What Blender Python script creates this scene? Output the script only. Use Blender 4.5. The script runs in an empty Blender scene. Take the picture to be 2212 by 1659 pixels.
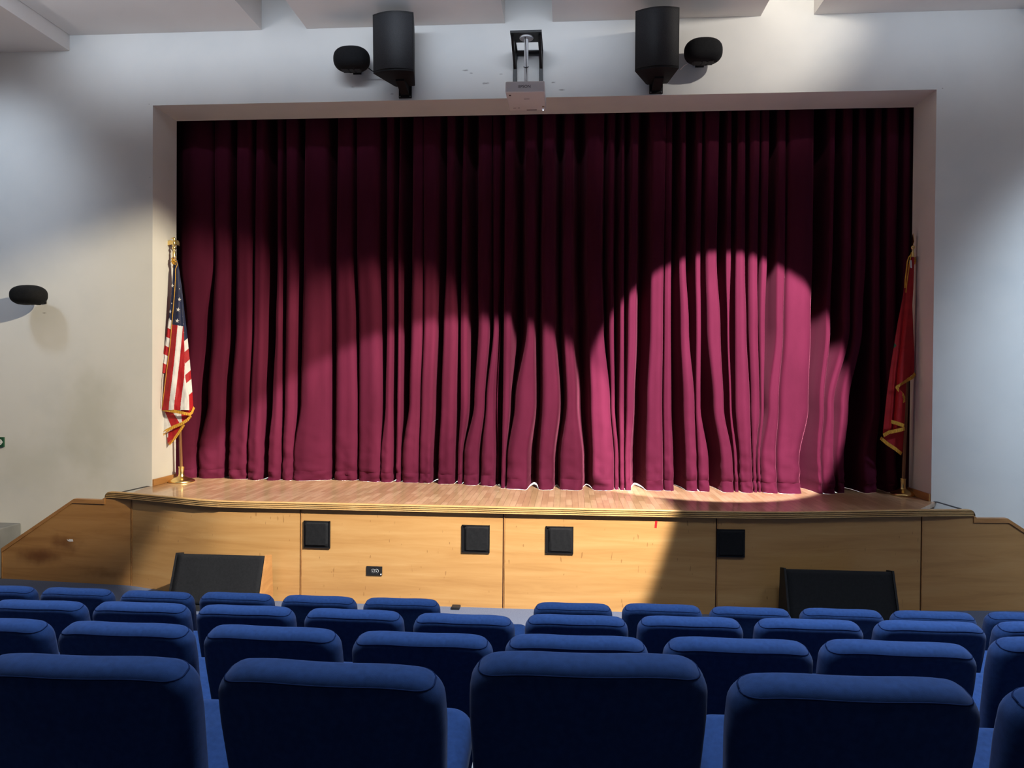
import bpy, bmesh, math, random
from mathutils import Vector, Matrix, noise
random.seed(7)
S = bpy.context.scene
C = S.collection
PI = math.pi
def R(d): return math.radians(d)

# ------------------------------------------------------------------ camera
FPX = 1600.0                                   # focal length in pixels of the 2212 px wide photograph
CAM = Vector((0.4815, -8.8165, 2.37)); YAW, PITCH, ROLL = 0.07483, 0.010472, 0.007716
_f = Vector((-math.sin(YAW)*math.cos(PITCH), math.cos(YAW)*math.cos(PITCH), -math.sin(PITCH)))
_r0 = Vector((math.cos(YAW), math.sin(YAW), 0)); _u0 = _r0.cross(_f)
_r = math.cos(ROLL)*_r0 + math.sin(ROLL)*_u0; _u = -math.sin(ROLL)*_r0 + math.cos(ROLL)*_u0
cd = bpy.data.cameras.new('camera'); cam = bpy.data.objects.new('camera', cd); C.objects.link(cam)
cd.sensor_fit = 'HORIZONTAL'; cd.sensor_width = 36.0; cd.lens = 36.0*FPX/2212.0; cd.clip_start = 0.05; cd.clip_end = 100
M4 = Matrix((( _r.x, _u.x, -_f.x, CAM.x), (_r.y, _u.y, -_f.y, CAM.y), (_r.z, _u.z, -_f.z, CAM.z), (0, 0, 0, 1)))
cam.matrix_world = M4
S.camera = cam
def at(x, y, Y=None, Z=None, X=None):          # where the sight line through a photograph pixel meets a plane of the hall
    d = _f + (x-1106)/FPX*_r - (y-829.5)/FPX*_u
    t = (Y-CAM.y)/d.y if Y is not None else (Z-CAM.z)/d.z if Z is not None else (X-CAM.x)/d.x
    return CAM + t*d

# ------------------------------------------------------------------ view, world, lights
S.view_settings.view_transform = 'Standard'; S.view_settings.look = 'None'
S.view_settings.exposure = 0.0; S.view_settings.gamma = 1.0; S.view_settings.use_curve_mapping = False
W = bpy.data.worlds.new('world'); S.world = W; W.use_nodes = True
W.node_tree.nodes['Background'].inputs[0].default_value = (0.6, 0.75, 1, 1)
W.node_tree.nodes['Background'].inputs[1].default_value = 0.0
def look(o, tgt): o.rotation_euler = (Vector(tgt)-o.location).to_track_quat('-Z', 'Y').to_euler()
def spot(name, loc, tgt, power, deg, blend, col, rad=0.06):
    l = bpy.data.lights.new(name, 'SPOT'); l.energy = power; l.spot_size = R(deg); l.spot_blend = blend
    l.color = col; l.shadow_soft_size = rad
    o = bpy.data.objects.new(name, l); C.objects.link(o); o.location = loc; look(o, tgt); return o
def area(name, loc, tgt, power, sx, sy, col, spread=180):
    l = bpy.data.lights.new(name, 'AREA'); l.shape = 'RECTANGLE'; l.size = sx; l.size_y = sy; l.energy = power
    l.color = col; l.spread = R(spread)
    o = bpy.data.objects.new(name, l); C.objects.link(o); o.location = loc; look(o, tgt); return o
WARM = (1.0, 0.86, 0.62); NEUT = (1.0, 0.93, 0.84); PINK = (1.0, 0.9, 0.9); COOL = (0.7, 0.83, 1.0)
spot('stage_spot_warm', (3.3, -5.0, 6.25), (-4.85, 0.2, 2.3), 4600, 24.5, 0.6, WARM, 0.05)
spot('stage_spot_warm', (3.3, -4.9, 6.25), (-2.3, 0.6, 2.35), 3700, 21, 0.55, WARM, 0.05)
spot('stage_spot_front', (2.6, -5.4, 6.25), (-0.68, -0.6, 1.22), 8500, 36.2, 0.14, NEUT, 0.05)
spot('stage_spot_curtain', (3.3, -5.2, 6.25), (2.38, 0.45, 2.4), 11500, 26.5, 0.14, PINK, 0.03)
spot('wall_washer_upper', (3.12, -1.8, 6.585), (2.6, 0, 6.75), 105, 95, 0.7, NEUT, 0.03)
spot('fill_wall_right', (7.3, -4.2, 6.25), (7.2, 0, 2.7), 1750, 60, 0.95, (0.66, 0.82, 1.0), 0.25)  # added fill lamp, brightens the right wall but spares the curtain
spot('fill_wall_left', (-6.7, -2.2, 6.3), (-6.7, 0, 4.5), 270, 74, 1.0, COOL, 0.3)  # added cool fill lamp for the upper left wall
area('fill_wall_top', (-2.3, -1.7, 6.4), (-2.3, 0, 6.35), 15, 7.0, 0.08, (.78, .87, 1.0), 70)  # added soft fill, lifts the wall above the opening
area('fill_wall_top', (5.2, -1.7, 6.4), (5.2, 0, 6.35), 4, 3.5, 0.08, COOL, 70)  # second added fill, for the upper right wall
for x in (-7.9, 7.9):
    area('fill_ceiling', (x, -4.6, 4.4), (x*.8, -4.3, 6.6), 52, 3.4, 0.3, (1.0, 0.86, 0.8), 110)  # invented uplights out of view that brighten the ceiling
for x, p in ((-4.6, 82), (-1.2, 76), (2.2, 98), (5.6, 150)):
    area('ceiling_panel_light', (x, -5.15, 6.5), (x, -5.15, 0), p, 1.6, 1.2, COOL, 88)
area('backstage_work_light', (0, 1.75, 1.35), (0, 1.35, 0.97), 200, 9.0, 0.15, (0.9, 0.95, 1.0), 120)

# ------------------------------------------------------------------ materials
def mat(name, col, rough=0.6, metal=0.0, spec=0.5, **kw):
    m = bpy.data.materials.new(name); m.use_nodes = True
    b = m.node_tree.nodes['Principled BSDF']
    b.inputs['Base Color'].default_value = (*col, 1); b.inputs['Roughness'].default_value = rough
    b.inputs['Metallic'].default_value = metal; b.inputs['Specular IOR Level'].default_value = spec
    for k, v in kw.items(): b.inputs[k.replace('_', ' ')].default_value = v
    return m
def nd(m, t, **kw):
    n = m.node_tree.nodes.new(t)
    for k, v in kw.items(): setattr(n, k, v)
    return n
def lk(m, a, b): m.node_tree.links.new(a, b)
def BS(m): return m.node_tree.nodes['Principled BSDF']
def ramp(m, stops):
    n = nd(m, 'ShaderNodeValToRGB'); e = n.color_ramp.elements
    while len(e) < len(stops): e.new(0.5)
    for q, (p, c) in zip(e, stops): q.position = p; q.color = (*c, 1) if len(c) == 3 else c
    return n
def vary(m, cols, scale=(3, 3, 3), detail=4, bump=0.0, bscale=120):
    tc = nd(m, 'ShaderNodeTexCoord'); mp = nd(m, 'ShaderNodeMapping'); mp.inputs['Scale'].default_value = scale
    lk(m, tc.outputs['Object'], mp.inputs[0])
    n = nd(m, 'ShaderNodeTexNoise'); n.inputs['Scale'].default_value = 1.0; n.inputs['Detail'].default_value = detail
    lk(m, mp.outputs[0], n.inputs['Vector'])
    r = ramp(m, [(0.3 + 0.4*i/(len(cols)-1), c) for i, c in enumerate(cols)])
    lk(m, n.outputs['Fac'], r.inputs[0]); lk(m, r.outputs[0], BS(m).inputs['Base Color'])
    if bump:
        n2 = nd(m, 'ShaderNodeTexNoise'); n2.inputs['Scale'].default_value = bscale; n2.inputs['Detail'].default_value = 2
        lk(m, tc.outputs['Object'], n2.inputs['Vector'])
        bp = nd(m, 'ShaderNodeBump'); bp.inputs['Strength'].default_value = bump; bp.inputs['Distance'].default_value = 0.004
        lk(m, n2.outputs['Fac'], bp.inputs['Height']); lk(m, bp.outputs[0], BS(m).inputs['Normal'])
    return m
def blotch(m, centre, radii, col, amount, nscale=6.0):
    """a stain with its own place and shape, mixed into the base colour"""
    b = BS(m); src = b.inputs['Base Color'].links[0].from_socket
    tc = nd(m, 'ShaderNodeTexCoord'); mp = nd(m, 'ShaderNodeMapping')
    mp.inputs['Location'].default_value = [-c/r for c, r in zip(centre, radii)]
    mp.inputs['Scale'].default_value = [1/r for r in radii]
    lk(m, tc.outputs['Object'], mp.inputs[0])
    ln = nd(m, 'ShaderNodeVectorMath', operation='LENGTH'); lk(m, mp.outputs[0], ln.inputs[0])
    n = nd(m, 'ShaderNodeTexNoise'); n.inputs['Scale'].default_value = nscale; n.inputs['Detail'].default_value = 5
    lk(m, tc.outputs['Object'], n.inputs['Vector'])
    ad = nd(m, 'ShaderNodeMath', operation='MULTIPLY_ADD'); ad.inputs[1].default_value = 1.3; lk(m, n.outputs['Fac'], ad.inputs[0]); lk(m, ln.outputs['Value'], ad.inputs[2])
    mr = nd(m, 'ShaderNodeMapRange'); mr.interpolation_type = 'SMOOTHSTEP'
    mr.inputs['From Min'].default_value = 0.65; mr.inputs['From Max'].default_value = 1.65
    mr.inputs['To Min'].default_value = amount; mr.inputs['To Max'].default_value = 0.0
    lk(m, ad.outputs[0], mr.inputs['Value'])
    mx = nd(m, 'ShaderNodeMix', data_type='RGBA'); lk(m, mr.outputs[0], mx.inputs['Factor'])
    lk(m, src, mx.inputs['A']); mx.inputs['B'].default_value = (*col, 1)
    lk(m, mx.outputs['Result'], b.inputs['Base Color'])
    return m

m_wall = vary(mat('wall_paint', (.7, .7, .68), 0.9, spec=0.2), [(.66, .67, .66), (.71, .71, .69), (.73, .73, .71)], (1.3, 1.3, 1.3), 5, 0.05, 40)
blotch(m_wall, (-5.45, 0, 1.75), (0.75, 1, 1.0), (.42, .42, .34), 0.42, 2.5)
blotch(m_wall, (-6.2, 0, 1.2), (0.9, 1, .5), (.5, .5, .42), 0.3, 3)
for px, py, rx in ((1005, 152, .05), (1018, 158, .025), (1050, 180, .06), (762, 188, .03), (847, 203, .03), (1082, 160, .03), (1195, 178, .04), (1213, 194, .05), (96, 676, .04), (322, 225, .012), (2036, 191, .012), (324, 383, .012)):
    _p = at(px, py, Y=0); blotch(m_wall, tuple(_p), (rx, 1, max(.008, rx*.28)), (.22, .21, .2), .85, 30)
m_ceil = vary(mat('ceiling_paint', (.75, .73, .71), 0.9, spec=0.2), [(.72, .70, .68), (.77, .75, .73)], (1, 1, 1), 3)
m_carpet = vary(mat('carpet_blue_grey', (.06, .07, .11), 0.95, spec=0.1), [(.07, .085, .13), (.12, .14, .2)], (140, 140, 140), 3, 0.4, 300)
m_fabric = vary(mat('seat_fabric_blue', (.022, .06, .2), 0.92, spec=0.1, Sheen_Weight=0.08, Sheen_Roughness=0.5), [(.016, .044, .138), (.021, .057, .18)], (60, 60, 60), 4, 0.12, 900)
m_fabric2 = mat('seat_seam_blue', (.006, .018, .07), 0.9, spec=0.1)
m_steel = vary(mat('grey_steel', (.30, .33, .34), 0.32, 0.7), [(.27, .3, .31), (.36, .38, .39)], (20, 20, 20), 3)
m_velvet = mat('velvet_crimson', (.1, .012, .035), 0.85, spec=0.05, Sheen_Weight=0.2, Sheen_Roughness=0.35)
BS(m_velvet).inputs['Sheen Tint'].default_value = (0.9, 0.25, 0.4, 1)
vary(m_velvet, [(.058, .0068, .0195), (.077, .0092, .0265)], (4, 4, 1.2), 6, 0.25, 220)
m_black = vary(mat('black_cabinet', (.012, .012, .013), 0.55, spec=0.22), [(.009, .009, .010), (.016, .016, .017)], (30, 30, 30), 3, 0.1, 300)
m_grille = mat('black_grille', (.012, .013, .016), 0.5, spec=0.22)
def grille(m):
    tc = nd(m, 'ShaderNodeTexCoord'); w = nd(m, 'ShaderNodeTexVoronoi'); w.inputs['Scale'].default_value = 130
    lk(m, tc.outputs['Object'], w.inputs['Vector'])
    r = ramp(m, [(0.15, (.004, .004, .005)), (0.4, (.02, .021, .024))]); lk(m, w.outputs['Distance'], r.inputs[0]); lk(m, r.outputs[0], BS(m).inputs['Base Color'])
    bp = nd(m, 'ShaderNodeBump'); bp.inputs['Strength'].default_value = 0.3; bp.inputs['Distance'].default_value = 0.002
    lk(m, w.outputs['Distance'], bp.inputs['Height']); lk(m, bp.outputs[0], BS(m).inputs['Normal'])
grille(m_grille)
m_cloth = vary(mat('black_speaker_cloth', (.016, .017, .019), 0.85, spec=0.2), [(.006, .0065, .0075), (.010, .0105, .012)], (50, 50, 50), 3, 0.2, 500)
m_blackmetal = mat('black_metal', (.01, .01, .011), 0.4, 0.3)
m_whiteplastic = mat('white_plastic', (.84, .84, .84), 0.4)
m_whitemetal = mat('white_metal', (.62, .63, .64), 0.35)
m_print = mat('dark_print', (.03, .03, .035), 0.6)
m_brass = vary(mat('polished_brass', (.83, .64, .27), 0.27, 1.0), [(.78, .58, .23), (.88, .70, .32)], (14, 14, 14), 3)
m_gold = vary(mat('gold_fringe', (.62, .33, .03), 0.7), [(.5, .25, .02), (.75, .42, .05)], (160, 160, 20), 3, 0.5, 300)
m_polewood = vary(mat('pole_wood', (.2, .09, .04), 0.35), [(.16, .07, .03), (.26, .12, .05)], (60, 60, 3), 4)
m_red = vary(mat('flag_red', (.42, .012, .02), 0.6, spec=0.3), [(.38, .010, .017), (.48, .016, .025)], (6, 6, 14), 4, 0.35, 45)
m_white = vary(mat('flag_white', (.76, .76, .78), 0.6, spec=0.3), [(.7, .7, .73), (.8, .8, .82)], (6, 6, 14), 4, 0.35, 45)
m_blue = vary(mat('flag_navy', (.012, .018, .06), 0.6, spec=0.3), [(.010, .015, .05), (.016, .024, .075)], (6, 6, 14), 4, 0.35, 45)
m_redflag = vary(mat('flag_plain_red', (.36, .012, .02), 0.6, spec=0.3), [(.32, .010, .017), (.4, .015, .022)], (6, 6, 14), 4, 0.3, 40)
m_green = mat('flag_green', (.01, .09, .03), 0.6)
m_tag = mat('white_tag', (.75, .74, .75), 0.7)
m_signgreen = mat('sign_green', (.012, .075, .035), 0.35)
m_signwhite = mat('sign_white', (.82, .84, .82), 0.4)
m_tape = mat('red_tape', (.6, .01, .012), 0.5)
m_led = mat('led', (.5, .6, .9), 0.3); BS(m_led).inputs['Emission Color'].default_value = (.7, .8, 1, 1); BS(m_led).inputs['Emission Strength'].default_value = 4
m_dark = mat('backstage_black', (.01, .01, .011), 0.9)
m_greypaint = vary(mat('grey_paint', (.2, .21, .22), 0.7), [(.18, .19, .2), (.23, .24, .25)], (4, 4, 4), 3)

def wood(name, cols, scale, rough, coat=0.0, plank=False, grain=1.0):
    m = mat(name, cols[1], rough)
    tc = nd(m, 'ShaderNodeTexCoord'); mp = nd(m, 'ShaderNodeMapping'); mp.inputs['Scale'].default_value = scale
    lk(m, tc.outputs['Object'], mp.inputs[0])
    n = nd(m, 'ShaderNodeTexNoise'); n.inputs['Scale'].default_value = 1; n.inputs['Detail'].default_value = 8; n.inputs['Roughness'].default_value = 0.62; n.inputs['Distortion'].default_value = 0.6
    lk(m, mp.outputs[0], n.inputs['Vector'])
    r = ramp(m, [(0.28, cols[0]), (0.5, cols[1]), (0.72, cols[2])]); lk(m, n.outputs['Fac'], r.inputs[0])
    lk(m, r.outputs[0], BS(m).inputs['Base Color'])
    BS(m).inputs['Coat Weight'].default_value = coat; BS(m).inputs['Coat Roughness'].default_value = 0.22
    return m
m_panel = wood('veneer_panel', [(.37, .185, .058), (.45, .243, .083), (.51, .30, .115)], (0.7, 0.7, 9), 0.42, 0.15)
def scratches(m):
    b = BS(m); src = b.inputs['Base Color'].links[0].from_socket
    tc = nd(m, 'ShaderNodeTexCoord'); out = src
    for rot, sc, th in ((0.35, (34, 34, 7.0), 0.75), (-0.6, (28, 28, 9.0), 0.76)):
        mp = nd(m, 'ShaderNodeMapping'); mp.inputs['Rotation'].default_value = (0, rot, 0); mp.inputs['Scale'].default_value = sc
        lk(m, tc.outputs['Object'], mp.inputs[0])
        n = nd(m, 'ShaderNodeTexNoise'); n.inputs['Scale'].default_value = 1; n.inputs['Detail'].default_value = 1
        lk(m, mp.outputs[0], n.inputs['Vector'])
        r = ramp(m, [(th, (0, 0, 0)), (th+0.02, (.6, .6, .6))]); lk(m, n.outputs['Fac'], r.inputs[0])
        mx = nd(m, 'ShaderNodeMix', data_type='RGBA'); lk(m, r.outputs[0], mx.inputs['Factor'])
        lk(m, out, mx.inputs['A']); mx.inputs['B'].default_value = (.22, .10, .03, 1); out = mx.outputs['Result']
    lk(m, out, b.inputs['Base Color'])
scratches(m_panel)
m_sidepanel = wood('veneer_side_panel', [(.33, .15, .045), (.43, .215, .07), (.5, .27, .1)], (0.7, 0.7, 8), 0.42, 0.15)
m_sidepanel2 = wood('veneer_side_panel', [(.36, .18, .06), (.45, .24, .085), (.5, .29, .115)], (0.7, 0.7, 8), 0.42, 0.15)
blotch(m_sidepanel, (-.62, 0, .30), (.42, 1, .15), (.15, .05, .014), 0.85, 5)
blotch(m_sidepanel, (-.3, 0, .46), (.28, 1, .16), (.15, .05, .014), 0.8, 6)
blotch(m_sidepanel, (.25, 0, .12), (.4, 1, .1), (.2, .08, .022), 0.7, 6)
m_trimwood = wood('wood_trim', [(.33, .15, .05), (.42, .2, .065), (.5, .26, .09)], (3, 3, 12), 0.38, 0.2)
m_ply = wood('ply_edge', [(.44, .25, .09), (.55, .33, .13), (.62, .4, .17)], (5, 5, 20), 0.36, 0.25)
m_groove = mat('dark_groove', (.07, .025, .012), 0.7)
def parquet():
    m = mat('stage_parquet', (.36, .2, .1), 0.3)
    tc = nd(m, 'ShaderNodeTexCoord'); mp = nd(m, 'ShaderNodeMapping'); mp.inputs['Rotation'].default_value = (0, 0, PI/2)
    lk(m, tc.outputs['Object'], mp.inputs[0])
    br = nd(m, 'ShaderNodeTexBrick'); br.inputs['Scale'].default_value = 1.0
    br.inputs['Brick Width'].default_value = 0.36; br.inputs['Row Height'].default_value = 0.068; br.inputs['Mortar Size'].default_value = 0.0012
    br.inputs['Bias'].default_value = -0.1
    br.inputs['Color1'].default_value = (.44, .265, .145, 1); br.inputs['Color2'].default_value = (.6, .40, .245, 1); br.inputs['Mortar'].default_value = (.12, .06, .03, 1)
    lk(m, mp.outputs[0], br.inputs['Vector'])
    mp2 = nd(m, 'ShaderNodeMapping'); mp2.inputs['Scale'].default_value = (30, 3, 3); lk(m, tc.outputs['Object'], mp2.inputs[0])
    n = nd(m, 'ShaderNodeTexNoise'); n.inputs['Scale'].default_value = 1; n.inputs['Detail'].default_value = 6; lk(m, mp2.outputs[0], n.inputs['Vector'])
    mx = nd(m, 'ShaderNodeMix', data_type='RGBA', blend_type='MULTIPLY'); mx.inputs['Factor'].default_value = 0.45
    r = ramp(m, [(0.3, (.7, .66, .6)), (0.7, (1.1, 1.08, 1.05))]); lk(m, n.outputs['Fac'], r.inputs[0])
    lk(m, br.outputs['Color'], mx.inputs['A']); lk(m, r.outputs[0], mx.inputs['B']); lk(m, mx.outputs['Result'], BS(m).inputs['Base Color'])
    BS(m).inputs['Coat Weight'].default_value = 0.5; BS(m).inputs['Coat Roughness'].default_value = 0.1
    return m
m_parquet = parquet()

# ------------------------------------------------------------------ mesh helpers
def link(name, bm, mats, parent=None, smooth=False, loc=(0, 0, 0)):
    me = bpy.data.meshes.new(name)
    bmesh.ops.recalc_face_normals(bm, faces=bm.faces)
    bm.to_mesh(me); bm.free()
    for m in (mats if isinstance(mats, (list, tuple)) else [mats]): me.materials.append(m)
    if smooth:
        for p in me.polygons: p.use_smooth = True
        if smooth != True: me.set_sharp_from_angle(angle=R(smooth))
    o = bpy.data.objects.new(name, me); C.objects.link(o); o.location = loc
    if parent: o.parent = parent
    return o
def tag(o, label, cat, group=None):
    o['label'] = label; o['category'] = cat
    if group: o['group'] = group
    return o
def thing(name, label, cat, loc=(0, 0, 0), rz=0, group=None):
    o = bpy.data.objects.new(name, None); C.objects.link(o); o.location = loc; o.rotation_euler = (0, 0, rz)
    o.empty_display_size = 0.1
    return tag(o, label, cat, group)
def struct(name, bm, m, smooth=False):
    o = link(name, bm, m, None, smooth); o['kind'] = 'structure'; return o
def NB(): return bmesh.new()
def box(bm, x0, x1, y0, y1, z0, z1, mi=0, bev=0.0, seg=2):
    vs = [bm.verts.new((x, y, z)) for x in (x0, x1) for y in (y0, y1) for z in (z0, z1)]
    fs = [bm.faces.new([vs[i] for i in q]) for q in ((0, 1, 3, 2), (4, 6, 7, 5), (0, 4, 5, 1), (2, 3, 7, 6), (0, 2, 6, 4), (1, 5, 7, 3))]
    for f in fs: f.material_index = mi
    if bev:
        es = {e for f in fs for e in f.edges}
        r = bmesh.ops.bevel(bm, geom=list(es), offset=bev, segments=seg, profile=0.5, affect='EDGES')
        for f in r['faces']: f.material_index = mi
    return vs
def bx(x0, x1, y0, y1, z0, z1, bev=0.0, seg=2):
    bm = NB(); box(bm, x0, x1, y0, y1, z0, z1, 0, bev, seg); return bm
def prism(bm, poly, d, axis='y', mi=0):
    """poly: list of 3D points (planar), extruded by vector d"""
    d = Vector(d); a = [bm.verts.new(p) for p in poly]; b = [bm.verts.new(Vector(p)+d) for p in poly]
    n = len(poly); fs = [bm.faces.new(a), bm.faces.new(b[::-1])]
    for i in range(n): fs.append(bm.faces.new((a[i], b[i], b[(i+1) % n], a[(i+1) % n])))
    for f in fs: f.material_index = mi
    return fs
def tube(bm, pts, r, n=10, mi=0, cap=True):
    pts = [Vector(p) for p in pts]; rs = r if isinstance(r, (list, tuple)) else [r]*len(pts); rings = []
    for i, p in enumerate(pts):
        t = (pts[min(i+1, len(pts)-1)]-pts[max(i-1, 0)]).normalized()
        a = t.cross(Vector((0, 0, 1)));  a = a if a.length > 1e-3 else t.cross(Vector((1, 0, 0)))
        a.normalize(); b = t.cross(a)
        rings.append([bm.verts.new(p+rs[i]*(math.cos(2*PI*k/n)*a+math.sin(2*PI*k/n)*b)) for k in range(n)])
    for i in range(len(rings)-1):
        for k in range(n):
            f = bm.faces.new((rings[i][k], rings[i][(k+1) % n], rings[i+1][(k+1) % n], rings[i+1][k])); f.material_index = mi
    if cap:
        for q in (rings[0][::-1], rings[-1]): f = bm.faces.new(q); f.material_index = mi
def lathe(bm, prof, n=32, cx=0, cy=0, cz=0, mi=0):
    rings = [[bm.verts.new((cx+r*math.cos(2*PI*k/n), cy+r*math.sin(2*PI*k/n), cz+z)) for k in range(n)] for r, z in prof]
    for i in range(len(rings)-1):
        for k in range(n):
            f = bm.faces.new((rings[i][k], rings[i][(k+1) % n], rings[i+1][(k+1) % n], rings[i+1][k])); f.material_index = mi
    bm.faces.new(rings[0][::-1]).material_index = mi; bm.faces.new(rings[-1]).material_index = mi
def interp(xs, ys, x):
    if x <= xs[0]: return ys[0]
    for i in range(1, len(xs)):
        if x <= xs[i]: return ys[i-1]+(ys[i]-ys[i-1])*(x-xs[i-1])/(xs[i]-xs[i-1])
    return ys[-1]
def smooth_interp(xs, ys, x):
    if x <= xs[0]: return ys[0]
    for i in range(1, len(xs)):
        if x <= xs[i]:
            t = (x-xs[i-1])/(xs[i]-xs[i-1]); t = t*t*(3-2*t); return ys[i-1]+(ys[i]-ys[i-1])*t
    return ys[-1]
def text(name, body, size, m, parent, loc, rot):
    cu = bpy.data.curves.new(name, 'FONT'); cu.body = body; cu.size = size; cu.align_x = 'CENTER'; cu.align_y = 'CENTER'; cu.extrude = 0.0008
    t = bpy.data.objects.new(name, cu); C.objects.link(t)
    dg = bpy.context.evaluated_depsgraph_get(); me = bpy.data.meshes.new_from_object(t.evaluated_get(dg))
    bpy.data.objects.remove(t); bpy.data.curves.remove(cu)
    me.materials.clear(); me.materials.append(m)
    o = bpy.data.objects.new(name, me); C.objects.link(o); o.parent = parent; o.location = loc; o.rotation_euler = rot; return o

# ------------------------------------------------------------------ the hall
SZ = 0.97                                           # stage floor above the hall floor
OX, OTOP, WT = 4.65, SZ+4.707, 0.56                  # half width and top of the proscenium opening, wall thickness
HX, HB, HT = 8.2, -11.5, 7.15                        # side walls, back wall, slab
bm = NB()
box(bm, -HX, -OX, 0, WT, -.4, HT); box(bm, OX, HX, 0, WT, -.4, HT); box(bm, -OX, OX, 0, WT, OTOP, HT)
struct('wall_front', bm, m_wall)
struct('wall_left', bx(-HX-.2, -HX, HB-.2, WT, -.4, HT), m_wall)
struct('wall_right', bx(HX, HX+.2, HB-.2, WT, -.4, HT), m_wall)
struct('wall_back', bx(-HX, HX, HB-.2, HB, 0, HT), m_greypaint)
bm = NB()                                            # slab, hanging boxes with light coves between them, lower soffits along the side walls
box(bm, -HX, HX, HB, 0, HT, HT+.2)
CB = 6.565
for a, b in ((-5.72, -3.275), (-2.708, -0.298), (0.27, 2.678), (3.277, 5.72)): box(bm, a, b, HB, -0.002, CB, HT)
box(bm, -HX, -5.73, HB, -0.002, 6.375, HT); box(bm, 5.73, HX, HB, -0.002, 6.375, HT)
struct('ceiling', bm, m_ceil)
# stepped floor
TIERS = [(-3.2, -0.135), (-4.6, 0.0), (-5.65, 0.275), (-6.68, 0.547), (-7.7, 0.825), (HB, 1.09)]
bm = NB(); y1 = 0.0
for y0, z in TIERS: box(bm, -HX, HX, y0, y1, -0.4, z); y1 = y0
struct('floor', bm, m_carpet)
# backstage box so that no light comes through
bm = NB()
box(bm, -6.5, 6.5, 3.6, 3.8, 0, HT); box(bm, -6.7, -6.5, WT, 3.6, 0, HT); box(bm, 6.5, 6.7, WT, 3.6, 0, HT); box(bm, -6.5, 6.5, WT, 3.6, HT-.2, HT)
struct('wall_backstage', bm, m_dark)
struct('floor', bx(-6.5, 6.5, WT+.001, 3.6, SZ-.05, SZ), m_parquet)
# little wooden skirting in the two reveals of the opening
for nm, s in (('baseboard_left', -1), ('baseboard_right', 1)):
    a, b = sorted((s*OX, s*(OX-0.022)))
    struct(nm, bx(a, b, 0.01, WT-.01, SZ+.001, SZ+.085, 0.003), m_trimwood)

# ------------------------------------------------------------------ stage
EDGE = [(-4.965, -.455), (-4.82, -.475), (-4.6, -.53), (-4.1, -.695), (-3.6, -.86), (-3.37, -.91), (-3.0, -.925), (-2.42, -.922), (-1.2, -.93), (-.19, -.932), (1.34, -.925), (2.0, -.92), (2.4, -.905), (2.8, -.865), (3.2, -.785), (3.75, -.67), (4.28, -.565), (4.7, -.505), (4.885, -.478)]
FZ = -0.135                                          # carpet level right before the stage
def edge_y(x): return interp([p[0] for p in EDGE], [p[1] for p in EDGE], x)
stage = thing('stage', 'raised wooden stage with parquet floor and pale veneer front panels', 'stage', (0, -0.5, 0))
def rel(o): o.parent = stage; o.location = (0, 0.5, 0); return o
bm = NB()
top = [(x, y+.03, SZ) for x, y in EDGE if abs(x) < 4.69]
poly = [(-4.70, -0.002, SZ)]+top+[(4.70, -0.002, SZ), (OX-.002, -0.002, SZ), (OX-.002, WT, SZ), (-OX+.002, WT, SZ), (-OX+.002, -0.002, SZ)]
prism(bm, poly, (0, 0, -0.05))
rel(link('stage_floor', bm, m_parquet))
# layered plywood nosing
prof = []                                            # (outward offset, z)
NH, NL = 0.08, 4
prof.append((-0.04, SZ+.001)); prof.append((0.0, SZ+.001))
for k in range(NL):
    z1 = SZ-k*NH/NL; z0 = SZ-(k+1)*NH/NL
    o_ = -0.004*k
    prof += [(o_+.004, z1-.004), (o_+.004, z0+.006), (o_-.007, z0+.004), (o_-.007, z0)]
prof.append((-0.04, SZ-NH))
pts = [Vector((x, y, 0)) for x, y in EDGE]
RN = .075; e0, e1 = (pts[1]-pts[0]).normalized(), (pts[-2]-pts[-1]).normalized()
cap0 = [pts[0]+e0*RN*(1-math.cos(PI/2*k/6)) for k in range(7)]; cap1 = [pts[-1]+e1*RN*(1-math.cos(PI/2*k/6)) for k in range(7)]
drop = {k: RN*(1-math.sin(PI/2*k/6)) for k in range(7)}; NP_ = 7+len(pts)-2+7; dr = [drop[k] for k in range(7)]+[0]*(len(pts)-2)+[drop[k] for k in range(6, -1, -1)]
pts = cap0+pts[1:-1]+cap1[::-1]
bm = NB(); rings = []
for i, p in enumerate(pts):
    t = (pts[min(i+1, len(pts)-1)]-pts[max(i-1, 0)]).normalized(); nrm = Vector((t.y, -t.x, 0))
    rings.append([bm.verts.new((p.x+nrm.x*o, p.y+nrm.y*o, min(z, SZ+.001-dr[i]))) for o, z in prof])
for i in range(len(rings)-1):
    for k in range(len(prof)-1):
        f = bm.faces.new((rings[i][k], rings[i][k+1], rings[i+1][k+1], rings[i+1][k]))
        f.material_index = 1 if (k >= 2 and (k-2) % 4 in (1, 2)) else 0
bm.faces.new(rings[0][::-1]); bm.faces.new(rings[-1])
rel(link('nosing', bm, [m_ply, m_groove]))
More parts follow.
